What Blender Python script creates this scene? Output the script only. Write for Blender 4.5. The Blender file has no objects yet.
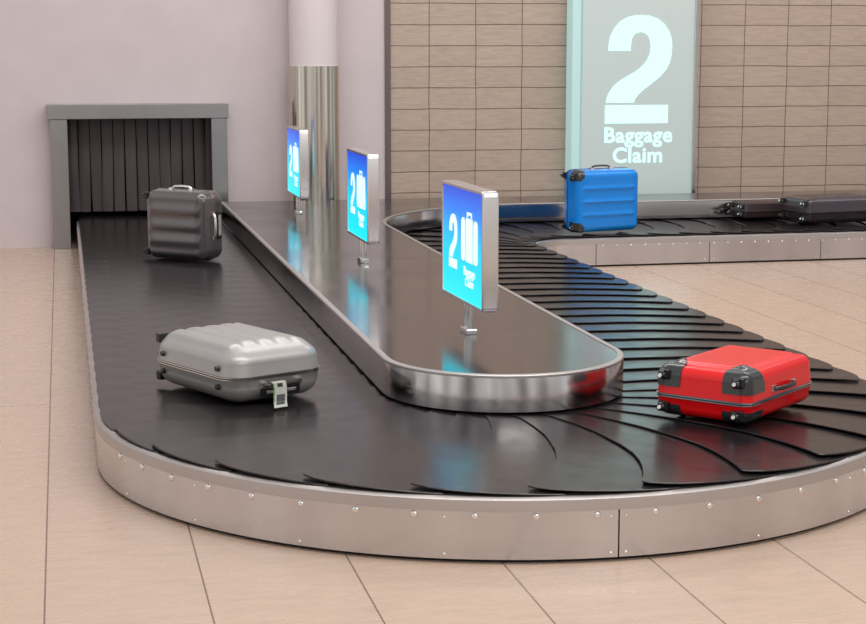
import bpy, bmesh, math, random
from math import sin, cos, pi, radians, sqrt, atan2
from mathutils import Vector, Matrix
random.seed(4)
scene = bpy.context.scene
COL = scene.collection

# ------------------------------------------------------------------ camera, world, lamps, exposure
cd = bpy.data.cameras.new('camera'); cam = bpy.data.objects.new('camera', cd); COL.objects.link(cam)
cd.sensor_width = 36; cd.lens = 36 * 1700 / 866; cd.clip_end = 200
cam.location = (0, 0, 2.0)
cam.rotation_euler = (radians(90 - 8.827), 0, radians(-12.233))
scene.camera = cam

w = bpy.data.worlds.new('hall_light'); scene.world = w; w.use_nodes = True
bg = w.node_tree.nodes['Background']; bg.inputs[1].default_value = 0.62
_nt = w.node_tree; _tc = _nt.nodes.new('ShaderNodeTexCoord'); _mp = _nt.nodes.new('ShaderNodeMapping'); _mp.inputs['Scale'].default_value = (5, 5, .7)  # tall bright and dark bands, invented so the metals show streaked reflections
_n = _nt.nodes.new('ShaderNodeTexNoise'); _n.inputs['Scale'].default_value = 1.0; _n.inputs['Detail'].default_value = 2.5
_cr = _nt.nodes.new('ShaderNodeValToRGB'); _cr.color_ramp.elements[0].position = .36; _cr.color_ramp.elements[1].position = .66
_cr.color_ramp.elements[0].color = (.38, .36, .36, 1); _cr.color_ramp.elements[1].color = (1.75, 1.72, 1.70, 1)
_nt.links.new(_tc.outputs['Generated'], _mp.inputs[0]); _nt.links.new(_mp.outputs[0], _n.inputs['Vector'])
_nt.links.new(_n.outputs[0], _cr.inputs[0]); _nt.links.new(_cr.outputs[0], bg.inputs[0])

def area(name, loc, sx, sy, power, color=(1, .97, .94), rot=(0, 0, 0)):
    l = bpy.data.lights.new(name, 'AREA'); l.shape = 'RECTANGLE'; l.size = sx; l.size_y = sy
    l.energy = power; l.color = color
    o = bpy.data.objects.new(name, l); o.location = loc; o.rotation_euler = rot; COL.objects.link(o)
    return o
area('ceiling_lamp', (0.5, 6.0, 6.0), 4.0, 1.2, 110)
area('ceiling_lamp', (4.5, 5.5, 6.0), 4.0, 1.2, 120)
area('ceiling_lamp', (1.5, 12.5, 6.0), 4.5, 1.0, 130)
area('ceiling_lamp', (7.0, 12.0, 6.0), 4.5, 1.0, 130)
area('ceiling_lamp', (3.0, -2.0, 5.0), 7.0, 1.5, 200, rot=(radians(35), 0, 0))

area('added_wall_fill', (5.5, 14.0, 5.6), 13.0, .6, 130, rot=(radians(38), 0, 0))  # unseen fill light, added to brighten the back wall
scene.view_settings.view_transform = 'Standard'
scene.view_settings.look = 'None'
scene.view_settings.exposure = 0.0
scene.view_settings.gamma = 1.0

# ------------------------------------------------------------------ helpers
def srgb(r, g, b):
    f = lambda c: (c / 255 / 12.92) if c / 255 <= .04045 else ((c / 255 + .055) / 1.055) ** 2.4
    return (f(r), f(g), f(b), 1)

def mat(name, color, rough=.5, metal=0., noise=0., nscale=8., bump=0., bscale=60., stretch=(1, 1, 1), coat=0., rvar=0., spec=.5, aniso=0.):
    m = bpy.data.materials.new(name); m.use_nodes = True
    nt = m.node_tree; b = nt.nodes['Principled BSDF']
    b.inputs['Base Color'].default_value = color
    b.inputs['Roughness'].default_value = rough
    b.inputs['Metallic'].default_value = metal
    b.inputs['Specular IOR Level'].default_value = spec
    b.inputs['Coat Weight'].default_value = coat
    b.inputs['Coat Roughness'].default_value = .06
    b.inputs['Anisotropic'].default_value = aniso
    tc = nt.nodes.new('ShaderNodeTexCoord'); mp = nt.nodes.new('ShaderNodeMapping')
    mp.inputs['Scale'].default_value = stretch
    nt.links.new(tc.outputs['Object'], mp.inputs['Vector'])
    if noise > 0 or rvar > 0:
        n = nt.nodes.new('ShaderNodeTexNoise'); n.inputs['Scale'].default_value = nscale; n.inputs['Detail'].default_value = 5
        nt.links.new(mp.outputs[0], n.inputs['Vector'])
        if noise > 0:
            r = nt.nodes.new('ShaderNodeMapRange')
            r.inputs['From Min'].default_value = .25; r.inputs['From Max'].default_value = .75
            r.inputs['To Min'].default_value = 1 - noise; r.inputs['To Max'].default_value = 1 + noise
            nt.links.new(n.outputs[0], r.inputs[0])
            v = nt.nodes.new('ShaderNodeVectorMath'); v.operation = 'SCALE'
            v.inputs[0].default_value = color[:3]
            nt.links.new(r.outputs[0], v.inputs['Scale']); nt.links.new(v.outputs[0], b.inputs['Base Color'])
        if rvar > 0:
            r = nt.nodes.new('ShaderNodeMapRange')
            r.inputs['From Min'].default_value = .3; r.inputs['From Max'].default_value = .7
            r.inputs['To Min'].default_value = max(.02, rough - rvar); r.inputs['To Max'].default_value = rough + rvar
            nt.links.new(n.outputs[0], r.inputs[0]); nt.links.new(r.outputs[0], b.inputs['Roughness'])
    if bump > 0:
        n2 = nt.nodes.new('ShaderNodeTexNoise'); n2.inputs['Scale'].default_value = bscale; n2.inputs['Detail'].default_value = 4
        nt.links.new(mp.outputs[0], n2.inputs['Vector'])
        bp = nt.nodes.new('ShaderNodeBump'); bp.inputs['Strength'].default_value = bump; bp.inputs['Distance'].default_value = .01
        nt.links.new(n2.outputs[0], bp.inputs['Height']); nt.links.new(bp.outputs[0], b.inputs['Normal'])
    return m

def emis(name, color, strength, base=(0.02, 0.02, 0.02, 1), rough=.3):
    m = bpy.data.materials.new(name); m.use_nodes = True
    b = m.node_tree.nodes['Principled BSDF']
    b.inputs['Base Color'].default_value = base; b.inputs['Roughness'].default_value = rough
    b.inputs['Emission Color'].default_value = color; b.inputs['Emission Strength'].default_value = strength
    return m

def obj(name, bm, m, parent=None, smooth=False, loc=None):
    bmesh.ops.recalc_face_normals(bm, faces=bm.faces)
    me = bpy.data.meshes.new(name); bm.to_mesh(me); bm.free()
    me.materials.append(m)
    if smooth:
        for p in me.polygons: p.use_smooth = True
    o = bpy.data.objects.new(name, me); COL.objects.link(o)
    if smooth and smooth is not True:
        me.set_sharp_from_angle(angle=radians(smooth))
    if parent: o.parent = parent
    if loc: o.location = loc
    return o

def thing(name, label, cat, loc=(0, 0, 0), rz=0, group=None):
    o = bpy.data.objects.new(name, None); COL.objects.link(o)
    o.empty_display_size = .1
    o.location = loc; o.rotation_euler = (0, 0, rz)
    o['label'] = label; o['category'] = cat
    if group: o['group'] = group
    return o

def struct(o):
    o['kind'] = 'structure'; return o

def box(bm, x0, x1, y0, y1, z0, z1, M=None, bev=0):
    vs = [bm.verts.new((x, y, z)) for x in (x0, x1) for y in (y0, y1) for z in (z0, z1)]
    fs = [(0, 1, 3, 2), (4, 6, 7, 5), (0, 4, 5, 1), (2, 3, 7, 6), (0, 2, 6, 4), (1, 5, 7, 3)]
    faces = [bm.faces.new([vs[i] for i in f]) for f in fs]
    if bev:
        es = list({e for f in faces for e in f.edges})
        r = bmesh.ops.bevel(bm, geom=es, offset=bev, segments=2, profile=.6, affect='EDGES')
        vs = list({v for f in r['faces'] for v in f.verts} | {v for v in vs if v.is_valid})
    if M:
        for v in vs: v.co = M @ v.co
    return bm

def cyl(bm, p0, p1, r0, r1=None, n=20, caps=True):
    p0 = Vector(p0); p1 = Vector(p1); r1 = r0 if r1 is None else r1
    d = (p1 - p0).normalized(); a = d.orthogonal().normalized(); b = d.cross(a)
    A = [bm.verts.new(p0 + (a * cos(2 * pi * i / n) + b * sin(2 * pi * i / n)) * r0) for i in range(n)]
    B = [bm.verts.new(p1 + (a * cos(2 * pi * i / n) + b * sin(2 * pi * i / n)) * r1) for i in range(n)]
    for i in range(n): bm.faces.new((A[i], A[(i + 1) % n], B[(i + 1) % n], B[i]))
    if caps: bm.faces.new(A); bm.faces.new(B)
    return bm

def tube(bm, pts, r, n=10, flat=1.0):
    """swept tube; flat<1 squashes the section along its second axis"""
    pts = [Vector(p) for p in pts]; rings = []
    up = None
    for i, p in enumerate(pts):
        d = (pts[min(i + 1, len(pts) - 1)] - pts[max(i - 1, 0)]).normalized()
        if up is None: up = d.orthogonal().normalized()
        a = (up - d * up.dot(d)).normalized(); b = d.cross(a); up = a
        rings.append([bm.verts.new(p + a * r * cos(2 * pi * k / n) + b * r * flat * sin(2 * pi * k / n)) for k in range(n)])
    for A, B in zip(rings, rings[1:]):
        for k in range(n): bm.faces.new((A[k], A[(k + 1) % n], B[(k + 1) % n], B[k]))
    bm.faces.new(rings[0]); bm.faces.new(rings[-1])
    return bm

def prism(bm, poly, z0, z1):
    A = [bm.verts.new((x, y, z0)) for x, y in poly]; B = [bm.verts.new((x, y, z1)) for x, y in poly]
    n = len(poly)
    fs = [bm.faces.new(A), bm.faces.new(B)]
    for i in range(n): bm.faces.new((A[i], A[(i + 1) % n], B[(i + 1) % n], B[i]))
    bm.normal_update(); bmesh.ops.triangulate(bm, faces=fs, ngon_method='EAR_CLIP')
    return bm

def sweep(bm, path, prof, closed_prof=True):
    """path: list of (x,y,nx,ny) where n points to the outside; prof: list of (offset outward, z)"""
    rings = [[bm.verts.new((x + nx * o, y + ny * o, z)) for o, z in prof] for x, y, nx, ny in path]
    m = len(prof)
    for A, B in zip(rings, rings[1:]):
        for k in range(m if closed_prof else m - 1):
            bm.faces.new((A[k], A[(k + 1) % m], B[(k + 1) % m], B[k]))
    if closed_prof: bm.faces.new(rings[0]); bm.faces.new(rings[-1])
    return bm

# ------------------------------------------------------------------ materials
M_steel = mat('brushed_steel', srgb(190, 183, 180), .24, 1, noise=.05, nscale=2, bump=.03, bscale=90, stretch=(1, 1, 14), rvar=.04)
M_skirt = mat('satin_steel_skirt', srgb(204, 202, 204), .22, 1, noise=.16, nscale=1.6, stretch=(1, 1, .12), bump=.02, bscale=5, rvar=.05)  # tall colour streaks stand in for floor highlights reflected in the steel
M_rim = mat('rim_steel', srgb(190, 184, 182), .46, 1, noise=.03, nscale=3)
M_top = mat('dark_steel_top', srgb(119, 114, 119), .15, 1, noise=.05, nscale=1.5, bump=.02, bscale=4, rvar=.05)
M_side = mat('island_side_steel', srgb(190, 185, 186), .14, 1, noise=.06, nscale=2, bump=.06, bscale=3, rvar=.05)
M_rivet = mat('polished_rivet', srgb(232, 230, 228), .16, 1)
M_rubber = mat('black_rubber', srgb(34, 29, 31), .23, 0, noise=.15, nscale=6, bump=.035, bscale=9, stretch=(1, 1, 1), rvar=.05, spec=.36)
M_dark = mat('dark_gap', srgb(20, 18, 18), .7)
M_chrome = mat('chrome', srgb(225, 224, 222), .12, 1)
M_alu = mat('satin_aluminium', srgb(226, 224, 222), .26, 1)
M_white = mat('white_plastic', srgb(232, 232, 226), .4)
M_blackp = mat('black_plastic', srgb(24, 23, 25), .3)
M_guard = mat('dark_grey_guard', srgb(38, 40, 43), .25, coat=.4)
M_paint = mat('pillar_paint', srgb(216, 205, 206), .6, noise=.02, nscale=4)
M_wall = mat('pink_grey_plaster', srgb(206, 194, 196), .75, noise=.035, nscale=3, bump=.15, bscale=120)
M_ceil = mat('white_ceiling', srgb(225, 220, 216), .8)

def floor_mat():
    m = bpy.data.materials.new('travertine_tiles'); m.use_nodes = True
    nt = m.node_tree; N = nt.nodes; Lk = nt.links; b = N['Principled BSDF']
    tc = N.new('ShaderNodeTexCoord')
    br = N.new('ShaderNodeTexBrick'); mp = N.new('ShaderNodeMapping')
    # joints run away from the camera at x = -0.12 + k*0.585
    mp.inputs['Rotation'].default_value = (0, 0, radians(90))
    mp.inputs['Location'].default_value = (.30, .12 + .585 * 40, 0)
    Lk.new(tc.outputs['Object'], mp.inputs['Vector'])
    # after a 90 degree turn the texture x runs along world -y/+y and texture y along world x
    br.inputs['Scale'].default_value = 1; br.inputs['Mortar Size'].default_value = .0035; br.inputs['Mortar Smooth'].default_value = .1
    br.inputs['Brick Width'].default_value = 9.4; br.inputs['Row Height'].default_value = .585
    br.offset = .5; br.inputs['Bias'].default_value = 0
    br.inputs['Color1'].default_value = srgb(196, 172, 154); br.inputs['Color2'].default_value = srgb(193, 170, 155)
    br.inputs['Mortar'].default_value = srgb(120, 98, 88)
    Lk.new(mp.outputs[0], br.inputs['Vector'])
    n = N.new('ShaderNodeTexNoise'); mp2 = N.new('ShaderNodeMapping'); mp2.inputs['Scale'].default_value = (2.0, 7, 1)
    n.inputs['Scale'].default_value = 2.2; n.inputs['Detail'].default_value = 12; n.inputs['Roughness'].default_value = .74
    n.inputs['Distortion'].default_value = .5
    Lk.new(tc.outputs['Object'], mp2.inputs[0]); Lk.new(mp2.outputs[0], n.inputs['Vector'])
    cr = N.new('ShaderNodeValToRGB'); cr.color_ramp.elements[0].position = .3; cr.color_ramp.elements[1].position = .68
    cr.color_ramp.elements[0].color = (.86, .83, .81, 1); cr.color_ramp.elements[1].color = (1.06, 1.03, 1.0, 1)
    e = cr.color_ramp.elements.new(.42); e.color = (.97, .965, .96, 1)
    Lk.new(n.outputs[0], cr.inputs[0])
    mx = N.new('ShaderNodeMix'); mx.data_type = 'RGBA'; mx.blend_type = 'MULTIPLY'; mx.inputs[0].default_value = 1
    Lk.new(br.outputs[0], mx.inputs[6]); Lk.new(cr.outputs[0], mx.inputs[7]); Lk.new(mx.outputs[2], b.inputs['Base Color'])
    b.inputs['Roughness'].default_value = .3; b.inputs['Specular IOR Level'].default_value = .4
    r = N.new('ShaderNodeMapRange'); r.inputs['To Min'].default_value = .18; r.inputs['To Max'].default_value = .36
    Lk.new(n.outputs[0], r.inputs[0]); Lk.new(r.outputs[0], b.inputs['Roughness'])
    bp = N.new('ShaderNodeBump'); bp.inputs['Strength'].default_value = .25; bp.inputs['Distance'].default_value = .002; bp.invert = True
    Lk.new(br.outputs['Fac'], bp.inputs['Height']); Lk.new(bp.outputs[0], b.inputs['Normal'])
    return m

def tile_wall_mat():
    m = bpy.data.materials.new('wood_look_tiles'); m.use_nodes = True
    nt = m.node_tree; N = nt.nodes; Lk = nt.links; b = N['Principled BSDF']
    tc = N.new('ShaderNodeTexCoord'); sp = N.new('ShaderNodeSeparateXYZ'); cb = N.new('ShaderNodeCombineXYZ')
    Lk.new(tc.outputs['Object'], sp.inputs[0]); Lk.new(sp.outputs['X'], cb.inputs['X']); Lk.new(sp.outputs['Z'], cb.inputs['Y'])
    nd = N.new('ShaderNodeTexNoise'); nd.inputs['Scale'].default_value = 2.2; nd.inputs['Detail'].default_value = 3
    Lk.new(cb.outputs[0], nd.inputs['Vector'])
    wob = N.new('ShaderNodeVectorMath'); wob.operation = 'MULTIPLY_ADD'
    wob.inputs[1].default_value = (.02, .02, 0); wob.inputs[2].default_value = (-.01, -.01, 0)
    Lk.new(nd.outputs['Color'], wob.inputs[0])
    ad = N.new('ShaderNodeVectorMath'); Lk.new(wob.outputs[0], ad.inputs[0]); Lk.new(cb.outputs[0], ad.inputs[1])
    mp = N.new('ShaderNodeMapping'); mp.inputs['Location'].default_value = (-.264, -.048, 0)
    Lk.new(ad.outputs[0], mp.inputs[0])
    br = N.new('ShaderNodeTexBrick'); br.offset = 0
    br.inputs['Scale'].default_value = 1; br.inputs['Mortar Size'].default_value = .0045; br.inputs['Mortar Smooth'].default_value = .15
    br.inputs['Brick Width'].default_value = .502; br.inputs['Row Height'].default_value = .2195
    br.inputs['Color1'].default_value = srgb(190, 171, 157); br.inputs['Color2'].default_value = srgb(183, 165, 152)
    br.inputs['Mortar'].default_value = srgb(104, 82, 72)
    Lk.new(mp.outputs[0], br.inputs['Vector'])
    n = N.new('ShaderNodeTexNoise'); mp2 = N.new('ShaderNodeMapping'); mp2.inputs['Scale'].default_value = (2.5, 16, 1)
    n.inputs['Scale'].default_value = 2.2; n.inputs['Detail'].default_value = 8; n.inputs['Roughness'].default_value = .65; n.inputs['Distortion'].default_value = .7
    Lk.new(cb.outputs[0], mp2.inputs[0]); Lk.new(mp2.outputs[0], n.inputs['Vector'])
    cr = N.new('ShaderNodeValToRGB'); cr.color_ramp.elements[0].position = .28; cr.color_ramp.elements[1].position = .7
    cr.color_ramp.elements[0].color = (.82, .79, .77, 1); cr.color_ramp.elements[1].color = (1.06, 1.04, 1.02, 1)
    Lk.new(n.outputs[0], cr.inputs[0])
    mx = N.new('ShaderNodeMix'); mx.data_type = 'RGBA'; mx.blend_type = 'MULTIPLY'; mx.inputs[0].default_value = 1
    Lk.new(br.outputs[0], mx.inputs[6]); Lk.new(cr.outputs[0], mx.inputs[7]); Lk.new(mx.outputs[2], b.inputs['Base Color'])
    b.inputs['Roughness'].default_value = .6
    bp = N.new('ShaderNodeBump'); bp.inputs['Strength'].default_value = .4; bp.inputs['Distance'].default_value = .004; bp.invert = True
    Lk.new(br.outputs['Fac'], bp.inputs['Height']); Lk.new(bp.outputs[0], b.inputs['Normal'])
    return m

def screen_mat():
    """backlit poster: royal blue at the top running to cyan at the bottom (local z of the screen)"""
    m = bpy.data.materials.new('backlit_blue_poster'); m.use_nodes = True
    nt = m.node_tree; N = nt.nodes; Lk = nt.links; b = N['Principled BSDF']
    tc = N.new('ShaderNodeTexCoord'); sp = N.new('ShaderNodeSeparateXYZ'); Lk.new(tc.outputs['Object'], sp.inputs[0])
    r = N.new('ShaderNodeMapRange'); r.inputs['From Min'].default_value = .66; r.inputs['From Max'].default_value = 1.26
    Lk.new(sp.outputs['Z'], r.inputs[0])
    cr = N.new('ShaderNodeValToRGB'); E_ = cr.color_ramp.elements
    E_[0].position = 0; E_[0].color = srgb(0, 232, 250); E_[1].position = 1; E_[1].color = srgb(12, 60, 205)
    e = E_.new(.45); e.color = srgb(0, 204, 250); e = E_.new(.78); e.color = srgb(6, 125, 240)
    Lk.new(r.outputs[0], cr.inputs[0]); Lk.new(cr.outputs[0], b.inputs['Emission Color'])
    b.inputs['Emission Strength'].default_value = 1.12
    b.inputs['Base Color'].default_value = (.01, .03, .06, 1); b.inputs['Roughness'].default_value = .25
    return m
M_floor = floor_mat(); M_tiles = tile_wall_mat(); M_screen = screen_mat()
M_ink = emis('lit_white_print', (.86, 1, 1, 1), 1.0)
M_panel = emis('backlit_frosted_glass', srgb(175, 200, 198), .34, base=srgb(176, 182, 180), rough=.22)
M_glow = emis('lit_pale_cyan_print', srgb(205, 255, 252), 1.3)

# ------------------------------------------------------------------ setting
bm = bmesh.new(); box(bm, -8, 16, -8, 19.5, -.2, 0); struct(obj('floor', bm, M_floor))
WY = 17.6
OPX0, OPX1, OPZ = -.02, 1.60, 1.36
bm = bmesh.new()
box(bm, -8, OPX0, WY, WY + .3, 0, 5.2); box(bm, OPX1, 3.30, WY, WY + .3, 0, 5.2); box(bm, OPX0, OPX1, WY, WY + .3, OPZ, 5.2)
struct(obj('wall_back', bm, M_wall))
bm = bmesh.new(); box(bm, 3.36, 16, WY + .01, WY + .3, 0, 5.2); struct(obj('wall_back_tiled', bm, M_tiles))
M_trim = mat('dark_trim', srgb(110, 98, 98), .4, .4)
bm = bmesh.new(); box(bm, 3.30, 3.36, WY - .02, WY + .3, 0, 5.2); struct(obj('trim_1', bm, M_trim))
# tunnel behind the curtain
bm = bmesh.new()
box(bm, -.25, OPX0 - .01, WY + .3, 19.4, 0, 1.6); box(bm, OPX1 + .01, 1.8, WY + .3, 19.4, 0, 1.6)
box(bm, -.25, 1.8, 19.4, 19.5, 0, 1.6); box(bm, -.25, 1.8, WY + .3, 19.5, 1.6, 1.7)
struct(obj('wall_tunnel', bm, M_dark))

# pillar: steel-clad below, painted above; stands on the floor behind the island
t = thing('round_pillar', 'round pillar clad in shiny steel below and painted pale pink above', 'pillar', (2.515, 17.335, 0))
bm = bmesh.new(); cyl(bm, (0, 0, 0), (0, 0, 1.82), .262, n=64); obj('steel_cladding', bm, mat('pillar_steel', srgb(205, 198, 186), .16, 1, noise=.03, stretch=(1, 1, .05)), t, smooth=40)
bm = bmesh.new(); cyl(bm, (0, 0, 1.82), (0, 0, 5.2), .247, n=64); obj('painted_shaft', bm, M_paint, t, smooth=40)

# ------------------------------------------------------------------ carousel geometry
CX, CY = 2.10, 8.16          # centre of the near turn
RI, RO = .615, 1.99          # island skirt radius, outer wall radius
RM = 1.275                   # belt centre line
KX, KY = 4.53, 14.47        # centre of the far corner
IX, IY = 2.135, 8.21         # centre of the island's round end
KI, KO = KX - (CX + RO), KX - (2.135 + .615)   # .42, 1.83

def outer_path(segs):
    """(x,y,nx,ny) samples with the normal to the outside (floor side)"""
    pts = []
    for kind, a, b in segs:
        if kind == 'L':   # left straight, a,b = y
            n = 2; pts += [(CX - RO, a + (b - a) * i / (n - 1), -1, 0) for i in range(n)]
        if kind == 'A':   # turn, a,b = degrees measured from +x towards the camera
            n = max(3, int(abs(b - a) / 2) + 1)
            for i in range(n):
                th = radians(a + (b - a) * i / (n - 1)); pts.append((CX + RO * cos(th), CY - RO * sin(th), cos(th), -sin(th)))
        if kind == 'R':
            pts += [(CX + RO, a, 1, 0), (CX + RO, b, 1, 0)]
        if kind == 'K':   # concave corner around K
            n = 13
            for i in range(n):
                th = radians(a + (b - a) * i / (n - 1)); pts.append((KX - KI * cos(th), KY + KI * sin(th), cos(th), -sin(th)))
        if kind == 'S':   # far segment, a,b = x
            pts += [(a, KY + KI, 0, -1), (b, KY + KI, 0, -1)]
    out = [pts[0]]
    for p in pts[1:]:
        if abs(p[0] - out[-1][0]) + abs(p[1] - out[-1][1]) > 1e-4: out.append(p)
    return out

base = thing('baggage_carousel', 'satin steel outer wall of the baggage carousel, riveted, curving round the belt', 'baggage carousel', (CX, CY, 0))
def loc_obj(name, bm, m, parent, smooth=False):
    """mesh given in world coordinates, parented to an unrotated thing"""
    p = parent; off = Vector((0, 0, 0))
    while p is not None: off += Vector(p.location); p = p.parent
    for v in bm.verts: v.co -= off
    return obj(name, bm, m, parent, smooth)
full = [('L', 17.55, CY), ('A', 180, 0), ('R', CY, KY), ('K', 0, 90), ('S', KX, 10.5)]
rim_prof = [(-.085, .258), (-.075, .269), (-.03, .270), (-.012, .268), (.002, .258), (.004, .225), (.004, .212), (-.012, .212), (-.03, .25), (-.085, .25)]
bm = bmesh.new(); sweep(bm, outer_path(full), rim_prof); loc_obj('rim', bm, M_rim, base, smooth=35)
bm = bmesh.new(); sweep(bm, outer_path(full), [(-.05, .0), (-.05, .03), (-.03, .03), (-.03, .0)]); loc_obj('toe_strip', bm, M_dark, base, smooth=35)
panel_prof = [(-.03, .25), (-.002, .215), (-.002, .018), (-.03, .018)]
TS = 90.4                                            # the seam seen in the photo at the front
g = .09
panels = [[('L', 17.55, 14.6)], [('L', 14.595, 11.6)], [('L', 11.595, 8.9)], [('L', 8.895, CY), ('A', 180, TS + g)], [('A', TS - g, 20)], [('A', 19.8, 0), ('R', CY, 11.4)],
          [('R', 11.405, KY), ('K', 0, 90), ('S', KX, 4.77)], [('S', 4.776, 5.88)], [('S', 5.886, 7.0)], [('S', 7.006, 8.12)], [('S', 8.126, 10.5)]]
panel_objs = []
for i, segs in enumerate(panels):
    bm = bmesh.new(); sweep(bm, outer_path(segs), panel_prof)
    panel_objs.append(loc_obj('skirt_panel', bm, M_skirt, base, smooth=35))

def rivet_mesh(r, h):
    bm = bmesh.new(); rings = []
    for k in range(4):
        a = k * pi / 2 / 4 * 1.0
        rings.append([bm.verts.new((-h * sin(a) * -1, r * cos(a) * cos(q * pi / 5), r * cos(a) * sin(q * pi / 5))) for q in range(10)])
    for A, B in zip(rings, rings[1:]):
        for q in range(10): bm.faces.new((A[q], A[(q + 1) % 10], B[(q + 1) % 10], B[q]))
    bm.faces.new(rings[-1]); bm.faces.new(rings[0])
    bmesh.ops.recalc_face_normals(bm, faces=bm.faces)
    me = bpy.data.meshes.new('rivet'); bm.to_mesh(me); bm.free(); me.materials.append(M_rivet)
    for p in me.polygons: p.use_smooth = True
    return me
RB, RS, RF = rivet_mesh(.016, .010), rivet_mesh(.0068, .005), rivet_mesh(.011, .009)
def rivet(x, y, z, ang, me, parent):
    o = bpy.data.objects.new('rivet', me); COL.objects.link(o); o.parent = parent
    o.location = (x - CX, y - CY, z); o.rotation_euler = (0, 0, ang)
def rivet_on_arc(thd, z, me):
    th = radians(thd); r = RO - .003
    p = panel_objs[3] if thd > TS else panel_objs[4] if thd > 20 else panel_objs[5]
    rivet(CX + r * cos(th), CY - r * sin(th), z, -th, me, p)
for k in range(22): rivet_on_arc(16.5 + 6.95 * k, .193, RB)
for thd in (55.0, 38, 71.9, TS + .9, TS - .9, 110.3, 127.9, 144.0, 160.4):
    rivet_on_arc(thd, .185, RS); rivet_on_arc(thd, .035, RS)
for k in range(26):
    y = 8.45 + .3 * k
    pp = panel_objs[2] if y < 11.6 else panel_objs[1] if y < 14.6 else panel_objs[0]
    if k < 22: rivet(CX - RO + .003, y, .193, pi, RB, pp)
for k in range(22):
    x = 4.84 + .136 * k
    pp = panel_objs[7] if x < 5.88 else panel_objs[8] if x < 7.0 else panel_objs[9]
    rivet(x, KY + KI + .003, .196, -pi / 2, RF, pp)
for x in (4.90, 5.84, 5.93, 6.4, 6.96, 7.05):
    pp = panel_objs[7] if x < 5.88 else panel_objs[8] if x < 7.0 else panel_objs[9]
    rivet(x, KY + KI + .003, .045, -pi / 2, RS, pp)

# ------------------------------------------------------------------ belt of crescent plates
belt = thing('conveyor_belt', 'black conveyor belt of overlapping crescent rubber plates running round the carousel', 'conveyor belt', (CX, CY, 0))
def lead(v):
    tab = [(-.75, .05), (-.62, .02), (-.45, 0), (-.27, -.005), (0, .022), (.15, .055), (.26, .095), (.36, .14), (.43, .178), (.53, .235), (.60, .285)]
    for (a, A), (b, B) in zip(tab, tab[1:]):
        if v <= b: return A + (B - A) * (v - a) / (b - a)
    return tab[-1][1]
outline = [(lead(v), v) for v in [-.74 + 1.34 * i / 24 for i in range(25)]]
outline += [(.288, .612), (.272, .632), (.22, .662), (.15, .684), (.06, .697), (-.05, .70), (-.16, .694), (-.27, .678), (-.33, .66)]
outline += [(lead(v) - .60, v) for v in [.60 - 1.34 * i / 10 for i in range(11)]]
def plate_mesh():
    bm = bmesh.new(); T = .0058; n = len(outline)
    cxm = sum(p[0] for p in outline) / n; cym = sum(p[1] for p in outline) / n
    def ring(ins, z):
        out = []
        for u, v in outline:
            du, dv = cxm - u, cym - v; L = sqrt(du * du + dv * dv)
            out.append(bm.verts.new((u + du / L * ins, v + dv / L * ins, z)))
        return out
    r0 = ring(0, -T); r1 = ring(0, -.0025); r2 = ring(.003, 0)
    for A, B in ((r0, r1), (r1, r2)):
        for i in range(n): bm.faces.new((A[i], A[(i + 1) % n], B[(i + 1) % n], B[i]))
    f = [bm.faces.new(r0), bm.faces.new(r2)]
    bm.normal_update(); bmesh.ops.triangulate(bm, faces=f, ngon_method='EAR_CLIP')
    for v in bm.verts: v.co.z += (v.co.x - .3) * .037          # tilt: leading edge highest
    bmesh.ops.recalc_face_normals(bm, faces=bm.faces)
    me = bpy.data.meshes.new('belt_plate'); bm.to_mesh(me); bm.free(); me.materials.append(M_rubber)
    return me
PM = plate_mesh()
RK = KX - CX - RM
Ltop, Lk_, Lr, La = 9.6 - KX, RK * pi / 2, KY - CY, RM * pi
def path(s):
    """centre-line position and travel direction; s = 0 at the start of the near turn"""
    if s > La: return (CX - RM, CY + (s - La), pi / 2)
    if s >= 0:
        th = s / RM; return (CX + RM * cos(th), CY - RM * sin(th), -pi / 2 - th)
    if s > -Lr: return (CX + RM, CY - s, -pi / 2)
    if s > -Lr - Lk_:
        a = (-s - Lr) / RK; return (KX - RK * cos(a), KY + RK * sin(a), -pi / 2 - (pi / 2 - (pi / 2 - a)) if False else -pi / 2 - a)
    return (KX + (-s - Lr - Lk_), KY + RK, pi)
PITCH = .312
s0 = radians(78) * RM
i0 = -int((Lr + Lk_ + Ltop + s0) / PITCH); i1 = int((La + 10.0 - s0) / PITCH)
for i in range(i0, i1):
    s = s0 + i * PITCH
    if s < 0 and s < -Lr - Lk_: x, y, a = path(s); a = pi
    else: x, y, a = path(s)
    if -Lr - Lk_ < s <= -Lr:      # corner: travel turns from -x to -y
        q = (-s - Lr) / RK; a = -pi / 2 - q
    o = bpy.data.objects.new('belt_plate', PM); COL.objects.link(o); o.parent = belt
    o.location = (x - CX, y - CY, .298); o.rotation_euler = (0, 0, a)
# slide bed that carries the plates
bm = bmesh.new()
ring = [(CX - RO + .10, 19.0), (CX - RO + .10, CY)]
ring += [(CX - (RO - .10) * cos(radians(q)), CY - (RO - .10) * sin(radians(q))) for q in range(5, 180, 5)]
ring += [(CX + RO - .10, CY), (CX + RO - .10, KY)]
ring += [(KX - (KI + .10) * cos(radians(q)), KY + (KI + .10) * sin(radians(q))) for q in range(10, 91, 10)]
ring += [(10.4, KY + KI + .10), (10.4, KY + KO - .10)]
ring += [(KX - (KO - .10) * cos(radians(q)), KY + (KO - .10) * sin(radians(q))) for q in range(90, -1, -10)]
ring += [(CX + RI + .06, CY)]
ring += [(CX + (RI + .06) * cos(radians(q)), CY - (RI + .06) * sin(radians(q))) for q in range(5, 180, 5)]
ring += [(CX - RI - .06, CY), (CX - RI - .06, 19.0)]
prism(bm, ring, .20, .245); loc_obj('slide_bed', bm, M_dark, belt)

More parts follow.
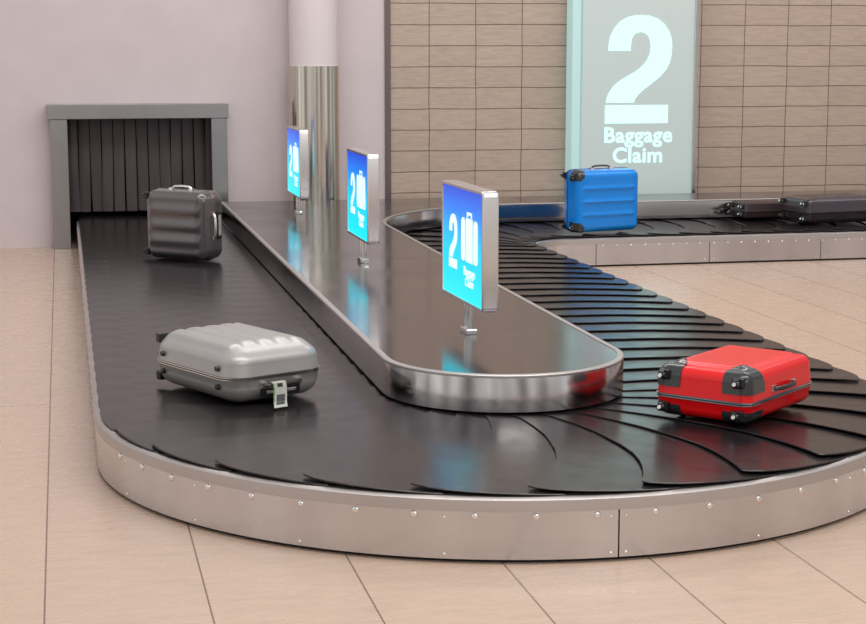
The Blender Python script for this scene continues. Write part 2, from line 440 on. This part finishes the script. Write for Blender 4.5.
# ------------------------------------------------------------------ central island
isl = thing('carousel_island', 'low flat steel island inside the belt carrying the lit signs', 'carousel island', (CX, CY, 0))
ZT = .475
YB = 17.07
def island_outline(off, y_end=YB):
    p = [(IX - RI + off, y_end), (IX - RI + off, IY)]
    p += [(IX - (RI - off) * cos(radians(q)), IY - (RI - off) * sin(radians(q))) for q in range(4, 177, 4)]
    p += [(IX + RI - off, IY), (IX + RI - off, KY)]
    p += [(KX - (KO + off) * cos(radians(q)), KY + (KO + off) * sin(radians(q))) for q in range(5, 91, 5)]
    p += [(10.5, KY + KO + off), (10.5, y_end)]
    return p
def isl_path(off=0):
    p = [(IX - RI, YB, -1, 0), (IX - RI, IY, -1, 0)]
    p += [(IX - RI * cos(radians(q)), IY - RI * sin(radians(q)), -cos(radians(q)), -sin(radians(q))) for q in range(3, 178, 3)]
    p += [(IX + RI, IY, 1, 0), (IX + RI, KY, 1, 0)]
    p += [(KX - KO * cos(radians(q)), KY + KO * sin(radians(q)), cos(radians(q)), -sin(radians(q))) for q in range(4, 91, 4)]
    p += [(10.5, KY + KO, 0, -1)]
    return p
bm = bmesh.new(); sweep(bm, isl_path(), [(-.012, .2985), (0, .2985), (0, .462), (-.004, .471), (-.012, .475), (-.03, .475), (-.03, .466), (-.012, .46)])
loc_obj('side_skirt', bm, M_side, isl, smooth=35)
bm = bmesh.new(); sweep(bm, isl_path(), [(-.031, .468), (-.031, .4775), (-.003, .4775), (.0015, .473), (.0015, .464), (-.001, .462), (-.001, .468)])
loc_obj('edge_trim', bm, M_rim, isl, smooth=35)
# top sheets, split by joints across the island
def cut_poly(y0, y1):
    x0, x1 = IX - RI + .03, IX + RI - .03
    return [(x0, y1), (x0, y0), (x1, y0), (x1, y1)]
nose = [(IX - RI + .03, IY)] + [(IX - (RI - .03) * cos(radians(q)), IY - (RI - .03) * sin(radians(q))) for q in range(4, 177, 4)] + [(IX + RI - .03, IY), (IX + RI - .03, 12.15), (IX - RI + .03, 12.15)]
sheets = [nose, cut_poly(12.156, KY)]
corner = [(IX - RI + .03, KY + .005), (IX + RI - .03, KY + .005)]
corner += [(KX - (KO + .03) * cos(radians(q)), KY + (KO + .03) * sin(radians(q))) for q in range(5, 91, 5)]
corner += [(KX, YB), (IX - RI + .03, YB)]
sheets += [corner, [(KX + .005, KY + KO + .03), (7.4, KY + KO + .03), (7.4, YB), (KX + .005, YB)], [(7.405, KY + KO + .03), (10.5, KY + KO + .03), (10.5, YB), (7.405, YB)]]
for s_ in sheets:
    bm = bmesh.new(); prism(bm, s_, .455, ZT); loc_obj('top_sheet', bm, M_top, isl)
bm = bmesh.new()
core = [(IX - RI + .12, YB), (IX - RI + .12, IY)] + [(IX - (RI - .12) * cos(radians(q)), IY - (RI - .12) * sin(radians(q))) for q in range(10, 171, 10)]
core += [(IX + RI - .12, IY), (IX + RI - .12, KY)] + [(KX - (KO + .12) * cos(radians(q)), KY + (KO + .12) * sin(radians(q))) for q in range(10, 91, 10)] + [(10.5, KY + KO + .12), (10.5, YB)]
prism(bm, core, 0, .455); loc_obj('core', bm, M_dark, isl)

# ------------------------------------------------------------------ portal with strip curtain
pf = thing('portal_frame', 'wide brushed steel frame round the curtained opening in the wall', 'frame', (.75, 17.5, 0))
M_frame = mat('portal_steel', srgb(158, 156, 155), .3, 1, noise=.08, nscale=2)
bm = bmesh.new(); box(bm, -.15, 1.65, 17.40, WY - .002, 1.298, 1.445, bev=.004); loc_obj('lintel', bm, M_frame, pf)
bm = bmesh.new(); box(bm, -.125, .045, 17.42, WY - .002, 0, 1.297, bev=.004); loc_obj('post', bm, M_frame, pf)
bm = bmesh.new(); box(bm, 1.475, 1.635, 17.42, WY - .002, .33, 1.297, bev=.004); loc_obj('post', bm, M_frame, pf)
cu = thing('strip_curtain', 'black rubber strip curtain hanging in the steel wall opening', 'curtain', (.75, 17.7, 1.33))
M_strip = mat('curtain_rubber', srgb(108, 96, 97), .3, noise=.2, nscale=3, stretch=(1, 1, .3))
bm = bmesh.new(); box(bm, .0, 1.58, 17.70, 17.76, 1.30, 1.36); loc_obj('header_bar', bm, M_dark, cu)
for k in range(13):
    x0 = .035 + k * .1165; wv = random.uniform(-.012, .012); tw = random.uniform(-.10, .10)
    bm = bmesh.new(); rows = []
    nz = 14
    ph = random.uniform(0, 6)
    for j in range(nz + 1):
        q = j / nz; z = 1.31 - q * (1.31 - .345 - random.uniform(0, .004))
        row = []
        for i in range(7):
            c = i / 6 - .5
            x = x0 + .054 + c * .107 + wv * q * sin(q * 2 + ph)
            y = 17.70 - (.012 * cos(c * 3.0)) + tw * c * .10 * (.3 + q) + .010 * sin(ph + 3 * q) - (k % 2) * .006
            row.append(bm.verts.new((x, y, z)))
        rows.append(row)
    for A, B in zip(rows, rows[1:]):
        for i in range(6): bm.faces.new((A[i], A[i + 1], B[i + 1], B[i]))
    r = bmesh.ops.solidify(bm, geom=bm.faces[:], thickness=.004)
    loc_obj('rubber_strip', bm, M_strip, cu, smooth=40)

# ------------------------------------------------------------------ lettering helpers
TWO_TOP = [(40,162),(41,140),(46,115),(58,90),(75,70),(100,55),(125,49),(145,48),(172,50),(200,60),(221,76),(236,97),(245,120),(248,145),(246,178),(241,200),(230,222),(210,245),(185,265),(160,284),(142,300),(131,314),(125,328),
           (34,328),(37,312),(45,294),(58,275),(78,258),(105,242),(132,226),(152,210),(166,192),(175,172),(178,150),(175,128),(168,113),(158,105),(145,102),(131,105),(121,112),(115,126),(113,142),(112,162)]
TWO_BAR = [(32,336),(238,336),(238,395),(32,395)]
def numeral_polys(x, z, wd, ht):
    """placed so that its box is x..x+wd, top at z, height ht"""
    f = lambda p: (x + (p[0] - 32) / 216 * wd, z - (p[1] - 48) / 347 * ht)
    return [[f(p) for p in TWO_TOP], [f(p) for p in TWO_BAR]]
def flat_part(name, polys, depth, m, parent, T):
    """polys in (a,b) plane coordinates; T maps (a,b,d) to parent space"""
    bm = bmesh.new()
    for poly in polys:
        A = [bm.verts.new(T(a, b, 0)) for a, b in poly]; B = [bm.verts.new(T(a, b, depth)) for a, b in poly]
        fs = [bm.faces.new(A), bm.faces.new(B)]; n = len(poly)
        for i in range(n): bm.faces.new((A[i], A[(i + 1) % n], B[(i + 1) % n], B[i]))
        bm.normal_update(); bmesh.ops.triangulate(bm, faces=fs, ngon_method='EAR_CLIP')
    return obj(name, bm, m, parent)
def text_mesh(s, size, bold):
    c = bpy.data.curves.new('lettering', 'FONT'); c.body = s; c.size = size; c.align_x = 'CENTER'; c.align_y = 'TOP'
    c.offset = bold; c.extrude = .001; c.resolution_u = 3; c.space_line = .85; c.space_character = 1.05
    o = bpy.data.objects.new('lettering', c); COL.objects.link(o)
    bpy.context.view_layer.update()
    dg = bpy.context.evaluated_depsgraph_get()
    me = bpy.data.meshes.new_from_object(o.evaluated_get(dg))
    bpy.data.objects.remove(o)
    return me
def text_part(s, size, bold, m, parent, T):
    me = text_mesh(s, size, bold)
    for v in me.vertices: v.co = T(v.co.x, v.co.y, v.co.z + .001)
    me.materials.clear(); me.materials.append(m)
    o = bpy.data.objects.new('lettering', me); COL.objects.link(o); o.parent = parent
    return o

# ------------------------------------------------------------------ lit double-sided signs on the island
SW, SH, SD = .84, .63, .086
def rrect(a0, a1, b0, b1, r, n=5):
    p = []
    for cx_, cy_, s0_ in ((a1 - r, b1 - r, 0), (a0 + r, b1 - r, 90), (a0 + r, b0 + r, 180), (a1 - r, b0 + r, 270)):
        for i in range(n + 1):
            q = radians(s0_ + 90 * i / n); p.append((cx_ + r * cos(q), cy_ + r * sin(q)))
    return p
def build_sign(loc, rz, label):
    t = thing('lightbox_sign', label, 'sign', (loc[0], loc[1], ZT), rz, 'lit baggage claim signs on the island')
    z0 = .645 - ZT; z1 = z0 + SH
    # frame: rounded box profile swept as a picture frame around the lightbox (local y = width, x = thickness)
    bm = bmesh.new(); R0 = .03; hw = SW / 2; hd = SD / 2
    outer = rrect(-hw, hw, z0, z1, R0)
    def fr(pts, x): return [bm.verts.new((x, a, b)) for a, b in pts]
    ins = lambda d: rrect(-hw + d, hw - d, z0 + d, z1 - d, max(R0 - d, .004))
    loops = [fr(ins(.020), -hd + .004), fr(ins(.018), -hd), fr(ins(.006), -hd), fr(outer, -hd + .008), fr(outer, hd - .008), fr(ins(.006), hd), fr(ins(.018), hd), fr(ins(.020), hd - .004)]
    n = len(outer)
    for A, B in zip(loops, loops[1:]):
        for i in range(n): bm.faces.new((A[i], A[(i + 1) % n], B[(i + 1) % n], B[i]))
    for i in range(n): bm.faces.new((loops[-1][i], loops[-1][(i + 1) % n], loops[0][(i + 1) % n], loops[0][i]))
    obj('aluminium_frame', bm, M_alu, t, smooth=30)
    for side in (-1, 1):
        x = side * (hd - .004)
        # the reader sees a running left to right
        T = (lambda s: (lambda a, b, d: Vector((s * (hd - .004) + s * (.0012 + d), (-a if s < 0 else a), b))))(side)
        bm = bmesh.new(); pts = rrect(-hw + .019, hw - .019, z0 + .019, z1 - .019, .012)
        A = [bm.verts.new((x - side * .012, a, b + ZT)) for a, b in pts]; B = [bm.verts.new((x, a, b + ZT)) for a, b in pts]
        bm.faces.new(A); bm.faces.new(B)
        for i in range(len(pts)): bm.faces.new((A[i], A[(i + 1) % len(pts)], B[(i + 1) % len(pts)], B[i]))
        sc = obj('screen', bm, M_screen, t, loc=(0, 0, -ZT))
        w_, h_ = SW - .038, SH - .038; L0 = -w_ / 2; Tz = z1 - .019
        a_ = lambda p: L0 + p * w_
        b_ = lambda p: Tz - p * h_
        T2 = lambda a, b, d, T=T: T(a, b, d) + Vector((0, 0, ZT))
        flat_part('numeral', numeral_polys(a_(.17), b_(.25), .215 * w_, .50 * h_), .0015, M_ink, sc, T2)
        top, bot = .25, .64
        case = [rrect(a_(.49), a_(.585), b_(bot), b_(top), .03), [(a_(.607), b_(bot)), (a_(.772), b_(bot)), (a_(.772), b_(top - .005)), (a_(.607), b_(top - .005))],
                rrect(a_(.795), a_(.89), b_(bot), b_(top), .03)]
        hnd = [(a_(.63), b_(top - .012)), (a_(.63), b_(.19)), (a_(.75), b_(.19)), (a_(.75), b_(top - .012)), (a_(.725), b_(top - .012)), (a_(.725), b_(.215)), (a_(.655), b_(.215)), (a_(.655), b_(top - .012))]
        flat_part('suitcase_icon', case + [hnd], .0015, M_ink, sc, T2)
        text_part('Baggage\nClaim', .066, .0008, M_ink, sc, lambda a, b, d: T2(a + a_(.69), b + b_(.675), d))
    # post and foot
    bm = bmesh.new(); cyl(bm, (0, -.035, 0), (0, -.035, z0 + .01), .018, n=18); cyl(bm, (0, .035, 0), (0, .035, z0 + .01), .018, n=18)
    obj('post', bm, M_chrome, t, smooth=40)
    bm = bmesh.new(); box(bm, -.03, .03, -.07, .07, 0, .03, bev=.005); obj('clamp_foot', bm, M_chrome, t)
    return t
build_sign((2.112, 8.83), radians(2.0), 'nearest of the three blue lit signs, on the rounded island end')
build_sign((2.086, 12.0), radians(.5), 'middle one of the three blue lit signs standing on the island')
build_sign((2.115, 15.66), radians(.5), 'farthest blue lit sign on the island, in front of the pillar')

# ------------------------------------------------------------------ big wall sign
ws = thing('wall_sign', 'tall frosted backlit panel reading 2 Baggage Claim against the tiled wall', 'sign', (5.93, 17.35, 0))
x0, x1 = 5.25 - 5.93, 6.64 - 5.93
M_edge = emis('softly_lit_edge_glass', srgb(150, 205, 205), .55, base=srgb(170, 180, 176), rough=.2)
M_fr = mat('sign_frame_steel', srgb(205, 205, 200), .25, 1)
bm = bmesh.new(); box(bm, x0 + .11, x1 - .045, -.045, .2, 0.02, 3.6); obj('glass_panel', bm, M_panel, ws)
bm = bmesh.new(); box(bm, x0, x0 + .10, -.03, .2, 0, 3.62, bev=.02); obj('lit_edge_post', bm, M_edge, ws)
bm = bmesh.new(); box(bm, x1 - .045, x1, -.07, .2, 0, 3.62, bev=.006); obj('frame_post', bm, M_fr, ws)
TW = lambda a, b, d: Vector((a - 5.93, -.047 - d, b))
flat_part('numeral', numeral_polys(5.613, 2.343, .735, 1.135), .002, M_glow, ws, TW)
text_part('Baggage', .225, .0052, M_glow, ws, lambda a, b, d: TW(a * 1.03 + 5.985, b + 1.19, d))
text_part('Claim', .225, .0052, M_glow, ws, lambda a, b, d: TW(a * 1.03 + 5.985, b + .975, d))

# ------------------------------------------------------------------ suitcases
def smooth01(t): t = max(0., min(1., t)); return t * t * (3 - 2 * t)
def shell_points(L, W, h, Rc, r, rib, draft=.008, nx=84, ny=64, nw=7, reach=None):
    reach = reach or r
    a, b = L / 2, W / 2
    cl = lambda u: u * (1.5 - .5 * u * u)
    U = [cl(-1 + 2 * i / nx) for i in range(nx + 1)]; V = [cl(-1 + 2 * j / ny) for j in range(ny + 1)]
    def plan(u, v, ins):
        A, B, R = a - ins, b - ins, max(Rc - ins, .01)
        s = max(abs(u), abs(v))
        if s < 1e-9: return 0., 0., 0.
        px, py = u / s * A, v / s * B
        qx = max(-A + R, min(A - R, px)); qy = max(-B + R, min(B - R, py))
        dx, dy = px - qx, py - qy; l = sqrt(dx * dx + dy * dy) or 1
        k = 1
        if l > 0: X, Y = qx + dx / l * R, qy + dy / l * R
        return X * s, Y * s, s
    def sdf(x, y):
        A, B, R = a - draft, b - draft, Rc - draft
        qx, qy = abs(x) - A + R, abs(y) - B + R
        return -(sqrt(max(qx, 0) ** 2 + max(qy, 0) ** 2) + min(max(qx, qy), 0) - R)
    bm = bmesh.new(); grid = []
    for u in U:
        row = []
        for v in V:
            x, y, s = plan(u, v, draft); e = max(0., sdf(x, y))
            z = h if e >= reach else h - r + r * sqrt(max(0, 1 - ((reach - e) / reach) ** 2))
            z += rib(x / a, y / b, e)
            row.append(bm.verts.new((x, y, z)))
        grid.append(row)
    for i in range(nx):
        for j in range(ny): bm.faces.new((grid[i][j], grid[i + 1][j], grid[i + 1][j + 1], grid[i][j + 1]))
    loop = [(i, 0) for i in range(nx)] + [(nx, j) for j in range(ny)] + [(i, ny) for i in range(nx, 0, -1)] + [(0, j) for j in range(ny, 0, -1)]
    prev = [grid[i][j] for i, j in loop]
    for k in range(1, nw + 1):
        q = k / nw; cur = []
        for i, j in loop:
            x, y, s = plan(U[i], V[j], draft * (1 - q)); cur.append(bm.verts.new((x, y, (h - r) * (1 - q))))
        n = len(loop)
        for m_ in range(n): bm.faces.new((prev[m_], prev[(m_ + 1) % n], cur[(m_ + 1) % n], cur[m_]))
        prev = cur
    bm.faces.new(prev)
    return bm

def build_case(name, label, loc, rz, L, W, hu, hl, Rc, r, rib, m_shell, m_band, stand, guards=None, band=.012, tilt=0, wheels=True, side_handle=1, handle_mat=None, detail=True, group=None, feet=(), rib_low=None, lift=.022, top_h=.16, pull=(.62, .22), tuck=0, reach=None, reach_low=None):
    """local: x along the length (wheels at -x), y across, z = lid up (+hu) / down (-hl)"""
    t = thing(name, label, 'suitcase', loc, rz)
    a, b = L / 2, W / 2
    if stand: X = Matrix.Translation((0, 0, b + lift)) @ Matrix.Rotation(radians(90), 4, 'X')
    else: X = Matrix.Translation((0, 0, hl + lift)) 
    if tilt: X = Matrix.Rotation(tilt, 4, 'Y') @ X
    handle_mat = handle_mat or M_blackp
    def put(nm, bm, m, parent=t, smooth=False):
        for v in bm.verts: v.co = X @ v.co
        return obj(nm, bm, m, parent, smooth)
    def half(h, rb, sgn, ins=0, mask=None):
        bm = shell_points(L, W, h, Rc, r, rb, reach=reach if sgn > 0 else reach_low)
        if mask:
            bm.normal_update()
            bmesh.ops.recalc_face_normals(bm, faces=bm.faces)
            kill = [f for f in bm.faces if not mask(f.calc_center_median()) or (len(f.verts) > 4)]
            bmesh.ops.delete(bm, geom=kill, context='FACES')
            bm.normal_update()
            nrm = {v: v.normal.copy() for v in bm.verts}
            for v in bm.verts: v.co += nrm[v] * .0045
            bmesh.ops.solidify(bm, geom=bm.faces[:], thickness=.005)
        for v in bm.verts:
            v.co.z = sgn * (v.co.z + band / 2)
        return bm
    up = put('lid_shell', half(hu - band / 2, rib, 1), m_shell, smooth=50)
    lo = put('base_shell', half(hl - band / 2, rib_low or rib, -1), m_shell, smooth=50)
    # seam band: a rounded rectangle ring standing a little proud
    def ringpath(ins):
        pts = []
        for cx_, cy_, s_ in ((a - Rc, b - Rc, 0), (-a + Rc, b - Rc, 90), (-a + Rc, -b + Rc, 180), (a - Rc, -b + Rc, 270)):
            for i in range(9):
                q = radians(s_ + 90 * i / 8); pts.append((cx_ + Rc * cos(q), cy_ + Rc * sin(q), cos(q), sin(q)))
        return pts
    def ring_bm(prof):
        bm = bmesh.new(); R_ = [[bm.verts.new((x + nx * o_, y + ny * o_, z)) for o_, z in prof] for x, y, nx, ny in ringpath(0)]
        n = len(R_); m_ = len(prof)
        for i in range(n):
            for k in range(m_): bm.faces.new((R_[i][k], R_[i][(k + 1) % m_], R_[(i + 1) % n][(k + 1) % m_], R_[(i + 1) % n][k]))
        return bm
    bd = put('seam_band', ring_bm([(-.01, -band / 2), (.002, -band / 2), (.004, -band / 4), (.004, band / 4), (.002, band / 2), (-.01, band / 2)]), m_band[0], smooth=40)
    if len(m_band) > 1:
        for zz in (-.0052, .0052):
            put('bright_strip', ring_bm([(0, zz - .0022), (.006, zz - .0018), (.006, zz + .0018), (0, zz + .0022)]), m_band[1], bd, smooth=40)
    # carry handle on the side (+y or -y)
    if side_handle:
        s = side_handle; hz = hu * .30 if not stand else hu * .12
        bm = bmesh.new(); hl2 = .10
        pts = [(-hl2, s * (b - .004), hz), (-hl2 + .006, s * (b + .016), hz), (-hl2 + .03, s * (b + .026), hz), (0, s * (b + .029), hz), (hl2 - .03, s * (b + .026), hz), (hl2 - .006, s * (b + .016), hz), (hl2, s * (b - .004), hz)]
        tube(bm, pts, .011, n=10, flat=.55); hd = put('side_handle', bm, handle_mat, smooth=50)
        for q in (-hl2, hl2):
            bm = bmesh.new(); box(bm, q - .02, q + .02, s * b - .006, s * b + .012, hz - .016, hz + .016, bev=.003); put('handle_mount', bm, M_chrome, hd)
    # top handle and pull-rod housing on the +x end
    bm = bmesh.new(); box(bm, a - .012, a + .004, -.11, .11, -hl * pull[0], -hl * pull[1], bev=.003); ph = put('pull_handle_recess', bm, M_blackp)
    bm = bmesh.new(); box(bm, a - .002, a + .009, -.085, .085, -hl * (pull[0] - .08), -hl * (pull[1] + .1), bev=.004); put('pull_handle', bm, M_alu, ph)
    bm = bmesh.new(); hz = hu * top_h
    tube(bm, [(a - .004, -.10, hz), (a + .014, -.094, hz), (a + .024, -.07, hz), (a + .027, 0, hz), (a + .024, .07, hz), (a + .014, .094, hz), (a - .004, .10, hz)], .011, n=10, flat=.6)
    th = put('top_handle', bm, handle_mat, smooth=50)
    for q in (-.10, .10):
        bm = bmesh.new(); box(bm, a - .006, a + .012, q - .016, q + .016, hz - .014, hz + .014, bev=.003); put('handle_mount', bm, M_chrome, th)
    # wheels at the -x end, at the four corners
    if wheels:
        for sy in (-1, 1):
            for sz, hh in ((1, hu), (-1, hl)):
                cx_, cy_, cz_ = -a + tuck, sy * (b - .055), sz * (hh - .042)
                bm = bmesh.new()
                box(bm, cx_ - .012, cx_ + .03, cy_ - .028, cy_ + .028, cz_ - .024, cz_ + .024, bev=.008)
                hs = put('wheel_housing', bm, M_blackp)
                bm = bmesh.new(); cyl(bm, (cx_ - .020, cy_ - .012, cz_), (cx_ - .020, cy_ + .012, cz_), .022, n=18); put('wheel', bm, M_blackp, hs, smooth=40)
                bm = bmesh.new(); cyl(bm, (cx_ - .020, cy_ - .0155, cz_), (cx_ - .020, cy_ + .0155, cz_), .0125, n=14); cyl(bm, (cx_ - .030, cy_, cz_ - .006), (cx_ - .044, cy_, cz_ + .002), .010, n=10)
                put('hub', bm, M_chrome, hs, smooth=40)
    if guards:
        for sgn, hh, rb in ((1, hu - band / 2, rib), (-1, hl - band / 2, rib_low or rib)):
            for sy in (-1, 1):
                def mask(c, sy=sy, hh=hh):
                    dx = c.x + a; dy = b - sy * c.y
                    if sy * c.y < 0: return False
                    if c.z < .030: return False
                    gx, gy = guards
                    return (max(dx, 0) / gx) ** 2.6 + (max(dy, 0) / gy) ** 2.6 + (max(0, c.z - hh + .02) / .10) ** 2 < 1
                put('corner_guard', half(hh, rb, sgn, mask=mask), M_guard, smooth=50)
    for (fx, fy, fz, ax) in feet:
        bm = bmesh.new()
        if ax == 'y': cyl(bm, (fx, fy - .004 * (1 if fy > 0 else -1), fz), (fx, fy + .011 * (1 if fy > 0 else -1), fz), .015, .012, n=16)
        if ax == 'z': cyl(bm, (fx, fy, fz), (fx, fy, fz + .02 * (1 if fz > 0 else -1)), .015, .012, n=16)
        put('side_stud', bm, M_blackp, smooth=40)
    return t, X

def rib_silver(x, y, e):
    # raised panel with three long grooves, tapering to the wheel end, ending in a step near the handle end
    wx = smooth01((.84 - x) / .22) * smooth01((x + .93) / .25)
    wy = smooth01((.86 - abs(y)) / .10)
    g = 0
    for c in (-.5, -.16, .18, .5):
        g = max(g, math.exp(-((y - c) / .06) ** 2))
    slope = .010 * smooth01((y + .9) / 1.8)
    return .014 * wy * wx * (1 - .8 * g)
def rib_dark(x, y, e):
    wx = smooth01((.86 - abs(x)) / .12); wy = smooth01((.92 - abs(y)) / .12)
    return .010 * wx * wy * (.5 + .5 * cos(y * pi * 4.6)) + .003 * wx * wy
def rib_blue(x, y, e):
    wx = smooth01((.84 - abs(x)) / .10); wy = smooth01((.90 - abs(y)) / .1)
    g = 0
    for c in (-.42, 0, .42): g += math.exp(-((y - c) / .055) ** 2)
    return wx * wy * (.004 + .013 * g)
def rib_red(x, y, e):
    wx = smooth01((.82 - abs(x)) / .14); wy = smooth01((.80 - abs(y)) / .16)
    return .016 * wx * wy

M_silver = mat('silver_shell', srgb(176, 173, 171), .40, .55, noise=.03, nscale=6, coat=.05)
M_greyc = mat('dark_grey_shell', srgb(98, 92, 94), .24, .55, noise=.04, nscale=6, coat=.5)
M_blue = mat('blue_shell', srgb(0, 128, 220), .25, .05, coat=.25, spec=.35)
M_red = mat('red_shell', srgb(226, 4, 12), .3, 0, coat=.25, spec=.35)
M_purple = mat('black_purple_shell', srgb(62, 52, 60), .22, .4, coat=.5)
M_brown = mat('dark_brown_shell', srgb(58, 44, 46), .35, .1)
BZ = .293    # belt surface under the cases

hu, hl = .150, .128
silver, XS = build_case('hard_shell_suitcase', 'silver ribbed hard-shell suitcase lying flat on the left belt with a luggage tag', (.825, 8.46, BZ), radians(-64), .79, .56, hu, hl, .12, .085, rib_silver,
    M_silver, (mat('dark_seam', srgb(40, 40, 42), .3), M_chrome), False, side_handle=0, band=.018, lift=.006, top_h=-.25, pull=(.74, .42), tuck=.022, reach=.17, reach_low=.10, rib_low=lambda x, y, e: 0,
    feet=[(.27, -.28, .045, 'y'), (.27, -.28, -.045, 'y'), (-.26, -.28, .045, 'y'), (-.26, -.28, -.045, 'y')], handle_mat=mat('black_grip', srgb(38, 38, 40), .35))
# luggage tag looped round the top handle of the silver case
tag = thing('luggage_tag', 'white and green paper luggage tag looped on the silver suitcase handle', 'luggage tag', (.825, 8.46, BZ), radians(-64))
def ribbon(bm, pts, wdt, th=.0012):
    A = []; 
    for p in pts: A.append((bm.verts.new((p[0], p[1] - wdt / 2, p[2])), bm.verts.new((p[0], p[1] + wdt / 2, p[2]))))
    for p, q in zip(A, A[1:]): bm.faces.new((p[0], p[1], q[1], q[0]))
    bmesh.ops.solidify(bm, geom=bm.faces[:], thickness=th)
    return bm
a = .395; zc = hl + .006 - hu * .25
yt = -.035
drop = [(a + .028, yt, zc + .016), (a + .042, yt, zc + .010), (a + .050, yt, zc - .012), (a + .058, yt - .006, zc - .045), (a + .072, yt - .016, zc - .075), (a + .094, yt - .028, zc - .088), (a + .118, yt - .042, zc - .0935)]
bm = bmesh.new(); ribbon(bm, drop, .076); obj('paper_strip', bm, M_white, tag)
bm = bmesh.new(); ribbon(bm, [(a + .014, yt, zc - .015), (a + .020, yt, zc + .016), (a + .028, yt, zc + .0185)], .076); obj('paper_loop', bm, M_white, tag)
M_green = mat('green_edge', srgb(110, 200, 70), .5); M_print = mat('grey_print', srgb(105, 103, 108), .5)
bm = bmesh.new(); ribbon(bm, [(p[0] + .0015, p[1] - .0355, p[2] + .0008) for p in drop[1:5]], .005, .0008); obj('green_edge', bm, M_green, tag)
bm = bmesh.new(); ribbon(bm, [(p[0] + .0018, p[1] + .002, p[2] + .0008) for p in drop[3:5]], .048, .0008); obj('printed_block', bm, M_print, tag)
bm = bmesh.new(); ribbon(bm, [(a + .0765, yt - .018, zc - .0755), (a + .0940, yt - .0275, zc - .0885)], .048, .0008); obj('printed_block', bm, M_print, tag)
bm = bmesh.new(); ribbon(bm, [(a + .0435, yt, zc + .008), (a + .0510, yt, zc - .009)], .030, .0008); obj('printed_block', bm, mat('dark_print', srgb(50, 70, 60), .5), tag)

red, _ = build_case('hard_shell_suitcase', 'glossy red hard-shell suitcase with black corner guards on the front bend of belt', (3.095, 7.47, BZ), radians(41), .705, .49, .140, .095, .055, .05, rib_red,
    M_red, (mat('navy_seam', srgb(38, 48, 66), .3), M_chrome), False, guards=(.16, .14), side_handle=-1, band=.018, lift=.012)
blue, _ = build_case('hard_shell_suitcase', 'bright blue ribbed suitcase standing on its side before the wall sign', (4.87, 15.14, BZ), radians(14), .69, .58, .165, .10, .07, .05, rib_blue,
    M_blue, (mat('deep_blue_seam', srgb(8, 60, 120), .35),), True, guards=(.09, .10), side_handle=1, band=.014, lift=.02,
    feet=[(.2, -.31, .06, 'y'), (-.2, -.31, .06, 'y')])
grey, _ = build_case('hard_shell_suitcase', 'dark grey ribbed suitcase standing on its side before the rubber strip curtain', (.94, 13.95, BZ), radians(-41), .62, .57, .13, .15, .09, .06, rib_dark,
    M_greyc, (mat('grey_seam', srgb(120, 116, 116), .25, .8),), True, side_handle=1, band=.016, lift=.0, reach=.10, handle_mat=M_alu)
black, _ = build_case('hard_shell_suitcase', 'dark purplish black suitcase lying flat on the far belt at the right', (7.44, 15.62, BZ), radians(8), .88, .50, .13, .10, .07, .045, rib_dark,
    M_purple, (mat('black_seam', srgb(25, 22, 25), .35),), False, guards=None, side_handle=1, band=.012, lift=.022)
brown, _ = build_case('flat_travel_case', 'low dark brown case lying on the far belt, mostly behind the purplish black one', (6.865, 16.06, BZ), radians(6), .52, .32, .09, .07, .04, .025, lambda x, y, e: 0,
    M_brown, (mat('brown_seam', srgb(40, 30, 32), .5),), False, side_handle=0, band=.010, lift=.022)
